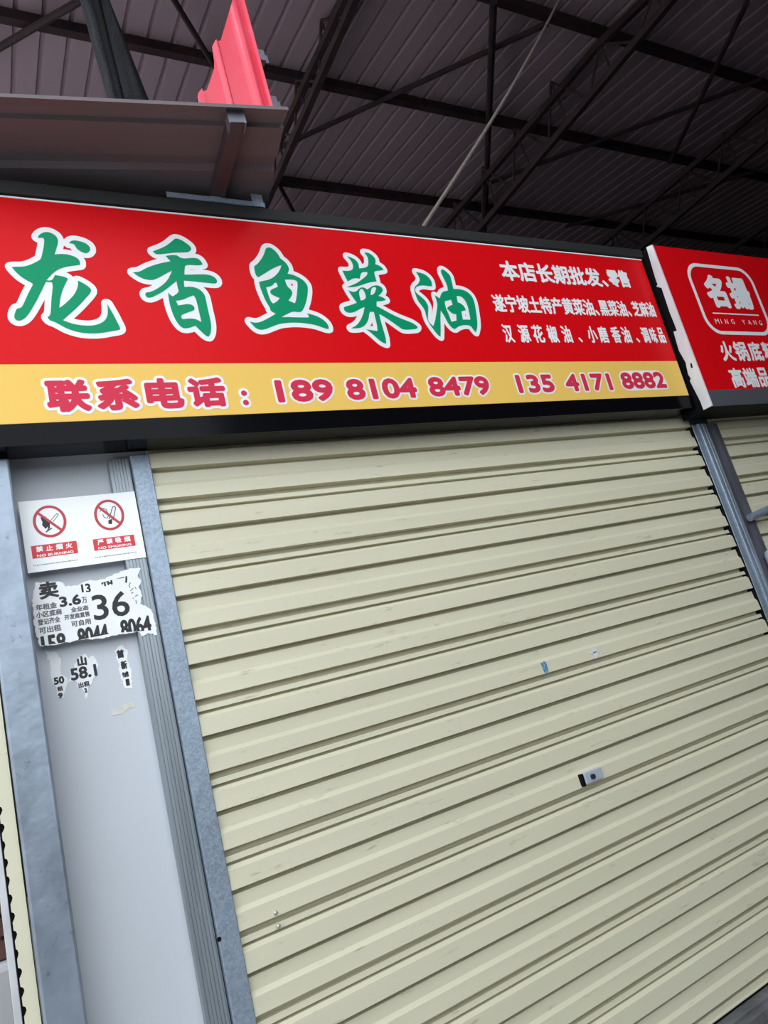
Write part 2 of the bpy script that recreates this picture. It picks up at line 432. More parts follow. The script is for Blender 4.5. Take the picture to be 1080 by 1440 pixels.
# ------------------------------------------------------------------ roller shutters
P_ = 0.1938
SLAT = [(0.0, -0.013), (-0.0085, -0.013), (-0.0095, 0.007), (-0.0240, 0.009), (-0.0250, -0.010), (-0.0315, -0.010), (-0.0325, 0.006), (-0.0420, 0.0155), (-0.060, 0.0165), (-0.0890, 0.0185), (-0.0900, -0.013),
        (-0.1010, -0.014), (-0.1020, 0.0055), (-0.134, 0.007), (-0.1455, 0.0155), (-0.165, 0.0165), (-0.1855, 0.018), (-0.1865, -0.013)]
def curtain_profile(ztop, zbot, ref):
    """(y, z) from the top down; dark joints fall at ref - k * P_"""
    k0 = int(math.floor((ref - ztop) / P_)); out = []
    k = k0
    while ref - k * P_ > zbot - P_:
        for dz, d in SLAT:
            z = ref - k * P_ + dz
            if zbot <= z <= ztop: out.append((-d, z))
        k += 1
    return out
def shutter(name, xa, xb, ref, label):
    t = tag(empty(name, ((xa + xb) / 2, 0, 0.03)), label, 'roller shutter', 'roller shutters of the shop row')
    w = (xb - xa) / 2
    pr = [(y, z - 0.03) for y, z in curtain_profile(2.30, 0.079, ref)]
    front = pr; back = [(0.020, pr[-1][1]), (0.020, pr[0][1])]
    bm = extrude_profile(front + back, 'x', -w, w, True)
    obj('curtain', bm, M['cream_slat'], t)
    bm = boxes((-w, w, -0.008, 0.012, 0.030, 0.048), (-w, w, -0.013, 0.012, 0.0245, 0.031), bev=0.002)
    obj('bottom_bar', bm, M['cream_slat'], t)
    tag(obj('seal_shade_strip', boxes((-w, w, -0.008, 0.008, 0.0155, 0.0245)), M['black'], t), 'black rubber seal')
    return t
REF = 2.0240
sh = shutter('roller_shutter', 0.4465, 2.8893, REF, 'wide cream ribbed roller shutter pulled down below the long red signboard')
shutter('roller_shutter', 3.0835, 5.45, REF + 0.03, 'cream roller shutter at the right edge, under the smaller signboard')
# lock plate on the shutter, its keyhole and dark slot
lk = empty('lock', (1.687 - (0.4465 + 2.8893) / 2, 0, 0.8935 - 0.03)); lk.parent = sh
bm = boxes((-0.035, 0.047, -0.030, -0.004, -0.019, 0.019), bev=0.004); o = obj('lock_plate', bm, M['lock_metal'], lk); tag(o, 'silver lock plate')
bm = boxes((-0.049, -0.0345, -0.028, -0.004, -0.021, 0.018), bev=0.002); o = obj('lock_slot', bm, M['black'], lk); tag(o, 'dark slot')
bm = bmesh.new(); tube(bm, (-0.002, -0.038, 0.0), (-0.002, -0.028, 0.0), 0.0085, 20); o = obj('keyhole', bm, M['print_black'], lk); tag(o, 'black round keyhole')
# rivets and small dents low on the curtain, two screws by the left guide
for x, z in ((0.547, 0.878), (0.548, 0.846)):
    bm = bmesh.new(); bmesh.ops.create_uvsphere(bm, u_segments=10, v_segments=6, radius=0.006)
    for v in bm.verts: v.co = Vector((v.co.x + x - 1.6695, v.co.y * 0.6 - 0.0185, v.co.z + z - 0.03))
    obj('screw_head', bm, M['screw'], sh, smooth=True)
# sticker remains on the curtain
sx = -0.0192
bm = sheet_plate([[(1.6255, 1.297), (1.634, 1.293), (1.640, 1.299), (1.649, 1.292), (1.648, 1.262), (1.640, 1.2555), (1.631, 1.257), (1.627, 1.272)]], sx, 0.001)
tag(obj('sticker_scrap', bm, M['label_blue']), 'small torn blue sticker scrap left on the cream shutter', 'sticker')
V = []
for x0, z0, w_, h_ in ((1.866, 1.288, 0.012, 0.004), (1.872, 1.276, 0.02, 0.005), (1.868, 1.262, 0.007, 0.012), (1.884, 1.258, 0.008, 0.03), (1.890, 1.281, 0.01, 0.004)):
    V.append([(x0, z0), (x0 + w_, z0 + 0.002), (x0 + w_, z0 + h_), (x0, z0 + h_)])
loopV = [(1.858, 1.280), (1.868, 1.284), (1.866, 1.294), (1.876, 1.289), (1.880, 1.297), (1.886, 1.288), (1.897, 1.294), (1.893, 1.283), (1.902, 1.276), (1.892, 1.272), (1.898, 1.259), (1.886, 1.262), (1.878, 1.256), (1.876, 1.266), (1.866, 1.260), (1.870, 1.272)]
st = tag(obj('sticker_scrap', sheet_plate([loopV], sx, 0.001), M['film_white']), 'small torn white sticker scrap right of the blue one on the shutter', 'sticker')
layer('ink', loops_region([V[1]]), M['print_grey'], st, 0.0196)

# ------------------------------------------------------------------ steel between the shutters
def rail(name, pts, z0, z1, material, label, cat, group=None, ox=0.0):
    bm = extrude_profile(pts, 'z', z0, z1, True)
    return tag(obj(name, bm, material), label, cat, group)
GG = 'shutter guide rails'
g1 = rail('guide_rail', [(0.393, 0.028), (0.393, -0.020), (0.395, -0.022), (0.444, -0.022), (0.446, -0.020), (0.446, 0.02), (0.440, 0.02), (0.440, 0.028)], 0, 2.170, M['galvanised'],
     'spangled galvanised shutter guide rail along the left of the wide cream shutter', 'guide rail', GG)
bm = bmesh.new(); tube(bm, (0.3945, -0.0226, 0.873), (0.3945, -0.0196, 0.873), 0.0055, 12)
obj('bolt_hole', bm, M['black'], g1)
gr_ = [(2.893, 0.03), (2.893, -0.022), (2.895, -0.024), (2.917, -0.024), (2.919, -0.014), (2.923, -0.014), (2.925, -0.032), (2.929, -0.035), (2.943, -0.035), (2.948, -0.031), (2.950, -0.013), (2.956, -0.013), (2.958, -0.030), (2.961, -0.032), (2.973, -0.032), (2.975, -0.03), (2.975, 0.03)]
g2 = rail('guide_rail', gr_, 0, 2.135, M['galvanised'], 'galvanised shutter guide rail with a raised rib right of the wide cream shutter', 'guide rail', GG)
tag(obj('seal_shade_strip', boxes((2.8895, 2.8935, -0.0225, 0.02, 0.0, 2.135)), M['black'], g2), 'black strip painting in the shaded groove ends')  # black strip added for the shade where the grooves meet the rail
rail('guide_rail', [(2.977, 0.03), (2.977, -0.026), (2.983, -0.031), (3.015, -0.024), (3.05, -0.026), (3.078, -0.024), (3.083, -0.020), (3.083, 0.03)], 0, 2.135, M['dark_steel'],
     'darker grey guide rail on the left of the right hand shutter', 'guide rail', GG)
# aluminium cover strip with fine grooves
pts = [(0.334, 0.03), (0.334, -0.004)]
xx = 0.336
while xx < 0.386: pts += [(xx, -0.004), (xx + 0.0055, -0.004), (xx + 0.006, -0.0015), (xx + 0.0075, -0.0015), (xx + 0.008, -0.004)]; xx += 0.0088
pts += [(0.3895, -0.004), (0.3895, 0.03)]
rail('cover_strip', pts, 0, 2.172, M['aluminium'], 'grooved aluminium cover strip between the white panel and the galvanised rail', 'trim strip')
# corner post
bm = boxes((-0.002, 0.0815, -0.065, 0.028, 0, 2.17), bev=0.006)
tag(obj('corner_post', bm, M['galvanised_post']), 'wide galvanised square post at the left corner of the shop', 'post')
# side of the shop: ribbed sheet seen edge on, its guide, the view past it
pts = []; z = 0.03; q_ = random.Random(4)
while z < 2.12:
    g = q_.uniform(0.004, 0.0075)
    pts += [(-0.037, z), (-0.037, z + 0.016), (-0.037 + g * 0.6, z + 0.022), (-0.037 + g, z + 0.028), (-0.037 + g * 0.7, z + 0.035)]; z += 0.038
pts = pts + [(-0.006, pts[-1][1]), (-0.006, 0.03)]
bm = bmesh.new()
ra = [bm.verts.new((p[0], -0.03, p[1])) for p in pts]; rb = [bm.verts.new((p[0], 0.9, p[1])) for p in pts]
for i in range(len(pts)): bm.faces.new((ra[i - 1], ra[i], rb[i], rb[i - 1]))
bm.faces.new(ra); bm.faces.new(rb[::-1]); bmesh.ops.recalc_face_normals(bm, faces=bm.faces)
ss = tag(obj('ribbed_side_sheet', bm, M['cream_slat']), 'cream ribbed sheet seen edge on, left of the corner post', 'sheet')
bm = boxes((-0.0405, -0.0372, -0.026, 0.9, 0.03, 2.12), (-0.0405, -0.0372 + 0.011, -0.022, -0.010, 0.03, 2.12)); tag(obj('gap_shade_strip', bm, M['black'], ss), 'dark strip painting in the shaded gaps')  # dark strip added to paint the shade between the ribs
bm = boxes((-0.056, -0.041, -0.03, 0.0, 0, 2.15), bev=0.0015)
tag(obj('side_strip', bm, M['pale_strip']), 'narrow pale grey strip at the far left edge beside the ribbed sheet', 'trim strip')
bm = boxes((-0.9, -0.137, 2.6, 3.2, 0.53, 0.95), bev=0.01)
for k in range(4): box(bm, -0.91, -0.130, 2.59, 2.6, 0.54 + k * 0.105, 0.625 + k * 0.105)
tag(obj('wooden_crate', bm, M['brown_wood']), 'brown wooden crate glimpsed at the far left edge, on a pale block', 'crate')
bm = boxes((-1.0, -0.10, 2.5, 3.3, 0.0, 0.53), bev=0.03)
tag(obj('foam_block', bm, M['pale_wall']), 'pale block under the brown crate at the far left edge', 'block')
# pipe stub and rounded box at the right edge
bm = bmesh.new(); tube(bm, (3.005, -0.05, 1.655), (3.30, -0.075, 1.70), 0.017, 14)
p_ = tag(obj('latch_pipe', bm, M['galvanised'], smooth=False), 'short grey metal pipe sticking out right of the middle guide rails', 'pipe')
bm = boxes((3.01, 3.16, -0.095, -0.033, 1.20, 1.50), bev=0.025)
tag(obj('metal_box', bm, M['lock_metal'], smooth=True), 'rounded bluish grey box on the rail at the right edge', 'box')

# ------------------------------------------------------------------ long red signboard
# outlines of the five brush characters, metres on the board
GLYPHS = {'dragon':[[(0.2276,0.5665),(0.2324,0.5755),(0.2443,0.5844),(0.257,0.5873),(0.2703,0.5815),(0.279,0.5714),(0.2797,0.5578),(0.2751,0.5417),(0.2687,0.5256),(0.2646,0.5137),(0.2775,0.5167),(0.2964,0.5174),(0.3147,0.5127),(0.3249,0.5057),(0.3298,0.4955),(0.3274,0.4848),(0.3104,0.4812),(0.2876,0.4757),(0.2677,0.4659),(0.2521,0.4526),(0.2401,0.4382),(0.2328,0.4287),(0.2413,0.4281),(0.2478,0.4311),(0.2524,0.4382),(0.2565,0.4468),(0.2681,0.4453),(0.2832,0.4424),(0.2893,0.4367),(0.2827,0.4248),(0.2738,0.4072),(0.2649,0.386),(0.2582,0.3631),(0.2545,0.3425),(0.2647,0.3503),(0.2789,0.364),(0.2971,0.3837),(0.3085,0.4033),(0.3138,0.4189),(0.3151,0.4325),(0.328,0.4255),(0.3409,0.4147),(0.3475,0.4054),(0.3434,0.3944),(0.3274,0.3756),(0.3049,0.35),(0.2834,0.3286),(0.2692,0.3151),(0.2586,0.3044),(0.273,0.2974),(0.2907,0.2915),(0.3151,0.2884),(0.3373,0.2896),(0.3575,0.2969),(0.372,0.3087),(0.3804,0.3261),(0.3833,0.3454),(0.3837,0.3608),(0.3889,0.3456),(0.3958,0.3266),(0.4021,0.3038),(0.4086,0.2818),(0.4046,0.2771),(0.3828,0.2729),(0.3562,0.2667),(0.3305,0.2644),(0.3026,0.2658),(0.2788,0.2727),(0.2616,0.2809),(0.245,0.293),(0.2367,0.2986),(0.2252,0.3027),(0.2204,0.3118),(0.2244,0.3156),(0.2291,0.3212),(0.2334,0.3435),(0.2369,0.366),(0.2428,0.3924),(0.2467,0.4114),(0.2461,0.4227),(0.2392,0.4238),(0.2301,0.4236),(0.2238,0.4101),(0.2139,0.3909),(0.2002,0.3643),(0.1851,0.338),(0.1724,0.3176),(0.1606,0.3045),(0.1484,0.2988),(0.1402,0.3022),(0.1378,0.3111),(0.141,0.322),(0.1471,0.3366),(0.1544,0.3376),(0.1591,0.3407),(0.1663,0.3519),(0.1763,0.3743),(0.1879,0.397),(0.1967,0.4131),(0.1949,0.4178),(0.1838,0.4246),(0.1703,0.435),(0.1588,0.4491),(0.1496,0.4652),(0.1623,0.4668),(0.1802,0.4681),(0.199,0.4762),(0.2153,0.4869),(0.227,0.4954),(0.2323,0.513),(0.2392,0.5367),(0.2432,0.5563),(0.2428,0.5648),(0.2359,0.5665),(0.231,0.5641)],[(0.3077,0.5544),(0.3153,0.5638),(0.3284,0.5662),(0.3471,0.562),(0.3605,0.5532),(0.3644,0.5416),(0.3596,0.5305),(0.3499,0.5242),(0.3391,0.5276),(0.3275,0.5365),(0.3232,0.5472),(0.3217,0.5525),(0.3141,0.555)]],'fragrant':[[(0.5436,0.5474),(0.5695,0.56),(0.5897,0.5722),(0.6075,0.5879),(0.6222,0.6016),(0.6369,0.5977),(0.6507,0.5883),(0.6614,0.5786),(0.6664,0.5683),(0.661,0.559),(0.6505,0.5528),(0.6162,0.5499),(0.591,0.545),(0.5661,0.5395),(0.551,0.5383)],[(0.5802,0.5348),(0.6023,0.54),(0.6174,0.5395),(0.6251,0.5313),(0.6372,0.5298),(0.6628,0.5343),(0.6799,0.5339),(0.6878,0.5256),(0.6918,0.5135),(0.6799,0.5084),(0.6551,0.509),(0.6361,0.5066),(0.6316,0.4951),(0.6269,0.4722),(0.6455,0.4734),(0.6708,0.4761),(0.6994,0.4779),(0.7174,0.4727),(0.7267,0.4627),(0.7269,0.4521),(0.7204,0.4464),(0.6999,0.447),(0.672,0.4488),(0.6476,0.4509),(0.6216,0.4511),(0.6197,0.4389),(0.6191,0.4285),(0.6379,0.4313),(0.6587,0.4272),(0.6721,0.4158),(0.6786,0.4005),(0.6781,0.3729),(0.6785,0.3419),(0.6795,0.3146),(0.6772,0.2908),(0.6711,0.2703),(0.6629,0.2594),(0.6556,0.2617),(0.6456,0.2732),(0.6358,0.2865),(0.6286,0.2964),(0.6122,0.2893),(0.5935,0.2856),(0.5828,0.292),(0.5717,0.3133),(0.5654,0.3448),(0.5632,0.3749),(0.5658,0.407),(0.5718,0.3988),(0.5775,0.394),(0.5904,0.4031),(0.5995,0.4121),(0.5977,0.4274),(0.5983,0.448),(0.5843,0.4369),(0.5634,0.4187),(0.5432,0.4042),(0.5239,0.3932),(0.5082,0.3858),(0.4985,0.388),(0.4962,0.3969),(0.4996,0.4037),(0.5144,0.4061),(0.5337,0.4172),(0.5538,0.4318),(0.5717,0.4498),(0.5822,0.4676),(0.591,0.4836),(0.5728,0.4738),(0.5527,0.4606),(0.5332,0.4492),(0.5182,0.4466),(0.4986,0.4504),(0.4854,0.458),(0.4731,0.4699),(0.4937,0.4737),(0.51,0.4849),(0.5323,0.4967),(0.5608,0.508),(0.5922,0.5166),(0.5873,0.5232)],[(0.5849,0.3798),(0.605,0.3834),(0.625,0.3939),(0.6415,0.4005),(0.6464,0.3938),(0.6485,0.3716),(0.6487,0.3477),(0.6495,0.3274),(0.6497,0.3087),(0.6412,0.3153),(0.6298,0.32),(0.6117,0.3202),(0.5932,0.3173),(0.5902,0.3255),(0.5944,0.3324),(0.6092,0.3396),(0.6253,0.3452),(0.637,0.3507),(0.6373,0.361),(0.6297,0.3692),(0.6146,0.3696),(0.5988,0.3656),(0.5881,0.3641)]],'fish':[[(0.9197,0.5931),(0.9351,0.5962),(0.9465,0.5884),(0.9568,0.5751),(0.9608,0.5631),(0.9652,0.5528),(0.9767,0.5449),(0.985,0.5296),(0.9858,0.5138),(0.9763,0.4984),(0.9926,0.4966),(1.0111,0.489),(1.0288,0.4778),(1.0397,0.459),(1.0384,0.4431),(1.0294,0.4146),(1.016,0.3862),(1.0027,0.3649),(0.9939,0.356),(0.9803,0.3545),(0.9676,0.3568),(0.9535,0.3529),(0.9352,0.3438),(0.9184,0.3339),(0.9431,0.3356),(0.9758,0.3349),(1.0161,0.3361),(1.0173,0.3413),(1.0129,0.3515),(1.0321,0.347),(1.054,0.339),(1.0714,0.3256),(1.0814,0.3103),(1.0808,0.2964),(1.0742,0.2946),(1.0552,0.301),(1.0333,0.3091),(1.0041,0.3135),(0.9715,0.3161),(0.9351,0.3145),(0.9049,0.3094),(0.8807,0.3004),(0.8564,0.29),(0.8367,0.2856),(0.8224,0.2909),(0.8127,0.3038),(0.8058,0.3151),(0.8234,0.3106),(0.8428,0.3144),(0.8674,0.3267),(0.8891,0.339),(0.902,0.3471),(0.8916,0.3508),(0.8851,0.3573),(0.8857,0.3674),(0.8772,0.3872),(0.8709,0.4173),(0.8671,0.4442),(0.8682,0.4613),(0.8812,0.4655),(0.9014,0.4701),(0.9233,0.4818),(0.9437,0.5004),(0.956,0.5187),(0.9617,0.5297),(0.9459,0.525),(0.9199,0.511),(0.8936,0.4937),(0.8696,0.4784),(0.8626,0.4831),(0.8611,0.4984),(0.8622,0.519),(0.875,0.5268),(0.8957,0.5492),(0.9101,0.5713)],[(0.8883,0.442),(0.9132,0.4502),(0.9204,0.4609),(0.9286,0.4614),(0.9305,0.4477),(0.9212,0.442),(0.9033,0.4343),(0.8976,0.4254),(0.9025,0.4155),(0.9173,0.4094),(0.9276,0.4047),(0.9167,0.3923),(0.9003,0.3831),(0.8937,0.3896),(0.8904,0.4115)],[(0.9613,0.4754),(0.9817,0.4777),(1.0014,0.4761),(1.0064,0.4659),(0.9942,0.4268),(0.9844,0.3987),(0.9772,0.3873),(0.9658,0.3927),(0.9568,0.3968),(0.9701,0.4118),(0.9783,0.4261),(0.9761,0.4381),(0.9637,0.4495)]],'vegetable':[[(1.2228,0.5848),(1.2375,0.5818),(1.2529,0.5744),(1.2616,0.5611),(1.2602,0.5384),(1.2792,0.5415),(1.2986,0.5488),(1.3059,0.5697),(1.308,0.5909),(1.2979,0.606),(1.3142,0.6073),(1.3295,0.598),(1.3397,0.5828),(1.3321,0.561),(1.3471,0.5568),(1.3575,0.5487),(1.3605,0.5401),(1.3412,0.5353),(1.3226,0.5323),(1.317,0.5249),(1.3177,0.5075),(1.3183,0.4901),(1.2999,0.4873),(1.2771,0.4808),(1.2502,0.4707),(1.224,0.4624),(1.1892,0.4588),(1.2119,0.4685),(1.235,0.4783),(1.2556,0.4916),(1.2747,0.5048),(1.2887,0.5178),(1.289,0.5258),(1.275,0.5256),(1.2612,0.5195),(1.2517,0.4965),(1.2369,0.499),(1.2203,0.4945),(1.2004,0.4831),(1.1945,0.4998),(1.189,0.5249),(1.2058,0.5244),(1.2236,0.5273),(1.2356,0.5367),(1.2382,0.5576),(1.2318,0.5727)],[(1.193,0.4472),(1.2083,0.4412),(1.2226,0.4437),(1.2356,0.4545),(1.2481,0.4627),(1.2615,0.461),(1.2702,0.4546),(1.2827,0.4622),(1.2992,0.4717),(1.3176,0.4744),(1.332,0.4683),(1.3359,0.4564),(1.3271,0.4438),(1.3094,0.4309),(1.3259,0.4265),(1.3375,0.4166),(1.3216,0.4108),(1.2962,0.408),(1.2911,0.389),(1.3127,0.3779),(1.337,0.3634),(1.3684,0.3473),(1.3978,0.3361),(1.4276,0.3248),(1.4421,0.3113),(1.4359,0.3025),(1.4131,0.3003),(1.376,0.2979),(1.3613,0.3095),(1.3409,0.326),(1.3206,0.3424),(1.2933,0.3585),(1.2921,0.3281),(1.2934,0.2945),(1.2948,0.2678),(1.2899,0.2411),(1.2736,0.2475),(1.2548,0.2672),(1.239,0.2851),(1.225,0.2964),(1.2447,0.2935),(1.268,0.2907),(1.2726,0.3142),(1.2729,0.341),(1.2734,0.3646),(1.2643,0.367),(1.2548,0.364),(1.2468,0.3402),(1.2329,0.3198),(1.2135,0.3045),(1.1885,0.299),(1.1652,0.2991),(1.1877,0.3088),(1.2098,0.3292),(1.2288,0.3564),(1.2411,0.3837),(1.2221,0.3763),(1.1985,0.3637),(1.1769,0.358),(1.1597,0.3624),(1.156,0.3738),(1.1595,0.3812),(1.1846,0.3882),(1.2145,0.3994),(1.201,0.4257)],[(1.2382,0.4513),(1.2501,0.457),(1.2561,0.4471),(1.2581,0.4284),(1.252,0.4146),(1.2323,0.4086),(1.232,0.434)],[(1.2871,0.459),(1.3016,0.4673),(1.3094,0.4636),(1.3016,0.4477),(1.2894,0.4351),(1.2784,0.4328)]],'oil':[[(1.5008,0.5407),(1.5196,0.5386),(1.5393,0.5332),(1.5534,0.5206),(1.5611,0.5042),(1.5567,0.4838),(1.5422,0.483),(1.5182,0.486),(1.4959,0.4821),(1.4815,0.4747),(1.4741,0.4611),(1.4764,0.4514),(1.4902,0.4389),(1.5066,0.4232),(1.5131,0.4038),(1.5127,0.3906),(1.503,0.3641),(1.4955,0.3411),(1.4993,0.3283),(1.5113,0.3156),(1.5271,0.3388),(1.5425,0.372),(1.5581,0.4056),(1.5588,0.4255),(1.5577,0.4454),(1.5684,0.4393),(1.5754,0.4329),(1.5919,0.4571),(1.6051,0.4645),(1.6248,0.4689),(1.6286,0.4929),(1.6221,0.5198),(1.6165,0.5433),(1.6189,0.5572),(1.6294,0.5613),(1.6432,0.5519),(1.6567,0.5356),(1.6558,0.515),(1.6533,0.4772),(1.6722,0.4782),(1.6979,0.4761),(1.721,0.4653),(1.7341,0.447),(1.7366,0.4196),(1.7311,0.3852),(1.7256,0.351),(1.7174,0.3204),(1.7008,0.2932),(1.6914,0.3048),(1.6869,0.3197),(1.6716,0.3244),(1.6491,0.3238),(1.6247,0.3166),(1.6063,0.3047),(1.5937,0.311),(1.5817,0.3304),(1.5754,0.3566),(1.5654,0.3827),(1.5524,0.346),(1.5451,0.3164),(1.5309,0.2723),(1.5199,0.2802),(1.5066,0.3058),(1.4958,0.3282),(1.4921,0.3508),(1.4938,0.3801),(1.4855,0.3994),(1.4738,0.4185),(1.471,0.4445),(1.4715,0.4643),(1.4779,0.4778),(1.4943,0.4886),(1.51,0.5062),(1.5083,0.5245)],[(1.5957,0.4221),(1.6274,0.4302),(1.6279,0.4084),(1.6073,0.4009),(1.5973,0.3921),(1.6073,0.3775),(1.6194,0.3696),(1.6319,0.3683),(1.6252,0.3415),(1.5997,0.3358),(1.5968,0.3672),(1.5915,0.3969)],[(1.6586,0.4469),(1.6778,0.4485),(1.6922,0.4348),(1.6986,0.4078),(1.6962,0.3772),(1.6922,0.3474),(1.6563,0.3464),(1.6605,0.3827),(1.6824,0.3869),(1.6822,0.4038),(1.6676,0.4167),(1.6555,0.4196)]]}
ZB, TILT = 2.23972, math.atan(0.0365946)
SX0, SX1 = -0.95, 2.808
sg = tag(empty('signboard', (0, -0.12, ZB), (TILT, 0, 0)), 'long red signboard with big green characters over the wide shutter', 'signboard', 'shop signboards')
bm = boxes((SX0 - 0.02, SX1 + 0.012, 0.004, 0.092, -0.062, 0.742), (SX0 - 0.02, SX1 + 0.012, -0.006, 0.01, -0.062, -0.001), (SX1, SX1 + 0.012, -0.006, 0.01, -0.062, 0.70))
obj('frame', bm, M['black_gloss'], sg)
bm = boxes((SX0 - 0.02, SX1 + 0.012, -0.012, 0.003, 0.700, 0.744), bev=0.004)
tag(obj('top_rail', bm, M['ledge_grey'], sg), 'dark grey top rail')
tag(obj('red_panel', boxes((SX0, SX1, -0.003, 0.004, 0.170, 0.690)), M['sign_red'], sg), 'red printed field')
tag(obj('yellow_band', boxes((SX0, SX1, -0.003, 0.004, 0.0, 0.170)), M['sign_yellow'], sg), 'yellow band along the bottom')
tag(obj('edge_strip', boxes((SX0, SX1, -0.005, 0.004, 0.690, 0.695)), M['sign_white'], sg), 'thin pale strip along the top edge')
for k, loops in GLYPHS.items():
    reg = loops_region([smooth_loop(l, 2) for l in loops])
    c = layer('green_character', reg, M['sign_green'], sg, 0.0046)
    layer('white_outline', dilate(reg, 0.0165, 12), M['sign_white'], c, 0.0038)
def line(s, b, material, bold, outline=0.0, omat=None, name='lettering', parent=None, depth=0.0046):
    reg = text_region(s, b, bold)
    o = layer(name, reg, material, parent, depth)
    if outline: layer('white_outline', dilate(reg, outline, 10), omat, o, depth - 0.0008)
    return o
W_ = M['sign_white']
line('本店长期批发、', (1.918, 2.525, 0.531, 0.624), W_, 0.0034, parent=sg)
line('零售', (2.535, 2.672, 0.536, 0.626), W_, 0.0036, parent=sg)
line('遂宁坡土特产黄菜油、', (1.828, 2.408, 0.385, 0.465), W_, 0.0024, parent=sg)
line('黑菜油、', (2.418, 2.612, 0.387, 0.466), W_, 0.0024, parent=sg)
line('芝麻油', (2.628, 2.776, 0.391, 0.468), W_, 0.0024, parent=sg)
for s, a, b in (('汉', 1.834, 1.884), ('源', 1.913, 1.969), ('花', 1.986, 2.044), ('椒', 2.066, 2.122), ('油', 2.145, 2.197), ('、', 2.232, 2.252), ('小', 2.292, 2.347), ('磨', 2.358, 2.414), ('香', 2.437, 2.492), ('油', 2.503, 2.556), ('、', 2.585, 2.605), ('调', 2.630, 2.678), ('味', 2.687, 2.728), ('品', 2.740, 2.782)):
    z = (0.252, 0.332) if s != '、' else (0.254, 0.278)
    f = (a - 1.834) / 0.95
    line(s, (a, b, z[0] + 0.008 * f, z[1] + 0.006 * f), W_, 0.0022, parent=sg)
C_ = M['sign_crimson']
for s, a, b in (('联', 0.186, 0.297), ('系', 0.312, 0.424), ('电', 0.445, 0.552), ('话', 0.566, 0.680)):
    line(s, (a, b, 0.027, 0.123), C_, 0.0052, 0.0085, W_, parent=sg)
line(':', (0.727, 0.746, 0.028, 0.078), C_, 0.004, 0.008, W_, parent=sg)
for s, a, b, z0, z1 in (('189', 0.842, 1.042, 0.033, 0.111), ('8104', 1.090, 1.366, 0.033, 0.110), ('8479', 1.418, 1.692, 0.035, 0.112), ('135', 1.826, 2.016, 0.037, 0.115), ('4171', 2.078, 2.341, 0.037, 0.115), ('8882', 2.403, 2.681, 0.039, 0.118)):
    line(s, (a, b, z0, z1), C_, 0.0047, 0.0072, W_, name='phone_digits', parent=sg)

# ------------------------------------------------------------------ right signboard
T2 = math.atan(0.018 / 0.82)
s2 = tag(empty('signboard', (2.83, -0.19, 2.150), (T2, 0, 0)), 'smaller red signboard with a white ringed logo at the right edge', 'signboard', 'shop signboards')
E2 = 2.10
obj('frame', boxes((0, E2 + 0.01, 0.004, 0.155, 0.0, 0.822)), M['black'], s2)
tag(obj('red_panel', boxes((0.004, E2, -0.003, 0.004, 0.077, 0.820)), M['sign_red'], s2), 'red printed field')
tag(obj('grey_band', boxes((0.0, E2, -0.003, 0.004, 0.001, 0.077)), M['band_grey'], s2), 'dark grey band along the bottom')
# torn white film wrapped round the left edge
stripL = [(-0.182, 2.979), (-0.172, 2.874), (-0.167, 2.819), (-0.166, 2.788), (-0.157, 2.783), (-0.178, 2.761), (-0.171, 2.639), (-0.171, 2.542), (-0.153, 2.546), (-0.144, 2.455), (-0.153, 2.388), (-0.143, 2.333), (-0.148, 2.31), (-0.139, 2.301), (-0.15, 2.196), (-0.149, 2.152)]
lp = [(y + 0.19, z - 2.15) for y, z in stripL] ; lp = [(y + 0.022 * z, z) for y, z in lp] + [(-0.003, 0.002), (-0.003, 0.820)]
hole = [(0.024, 0.224), (0.015, 0.219), (0.018, 0.198), (0.028, 0.204)]
V, F = loops_region([lp, hole]); bm = bmesh.new()
va = [bm.verts.new((-0.0015, v[0], v[1])) for v in V]; vb = [bm.verts.new((0.0, v[0], v[1])) for v in V]
for f in F: bm.faces.new([va[i] for i in f]); bm.faces.new([vb[i] for i in f[::-1]])
cnt = {}
for f in F:
    for i in range(len(f)): cnt.setdefault(tuple(sorted((f[i - 1], f[i]))), []).append((f[i - 1], f[i]))
for es in cnt.values():
    if len(es) == 1: a, b = es[0]; bm.faces.new((va[a], va[b], vb[b], vb[a]))
box(bm, -0.0015, 0.006, -0.0045, -0.003, 0.002, 0.821)
bmesh.ops.recalc_face_normals(bm, faces=bm.faces)
tag(obj('torn_film', bm, M['film_white'], s2), 'torn white film along the left edge')
# logo: leaning rounded ring
quad = [(0.184, 0.735), (0.668, 0.735), (0.672, 0.364), (0.184, 0.364)]
def rounded(x0, x1, y0, y1, r, n=9):
    o = []
    for cx, c_y, a0 in ((x1 - r, y1 - r, 0), (x0 + r, y1 - r, 90), (x0 + r, y0 + r, 180), (x1 - r, y0 + r, 270)):
        o += [(cx + r * math.cos(math.radians(a0 + 90 * k / n)), c_y + r * math.sin(math.radians(a0 + 90 * k / n))) for k in range(n + 1)]
    return o
logo = layer('logo_ring', loops_region([rounded(0.176, 0.690, 0.358, 0.742, 0.095), rounded(0.196, 0.670, 0.376, 0.724, 0.080)]), M['sign_white'], s2, 0.0046)
line('名', (0.272, 0.425, 0.502, 0.684), W_, 0.010, parent=s2)
line('揚', (0.448, 0.618, 0.500, 0.684), W_, 0.0085, parent=s2)
layer('logo_rule', rect(0.257, 0.622, 0.4675, 0.474), W_, s2, 0.0046)
for s, a, wd in (('M', 0.253, 0.028), ('I', 0.296, 0.004), ('N', 0.328, 0.022), ('G', 0.376, 0.024), ('Y', 0.462, 0.024), ('A', 0.508, 0.026), ('N', 0.554, 0.022), ('G', 0.598, 0.024)):
    line(s, (a, a + wd, 0.416, 0.441), W_, 0.0, parent=s2)
layer('logo_mark', ring(0.603, 0.676, 0.008, 0.009, 0.003, 16), M['print_red'], s2, 0.0046)
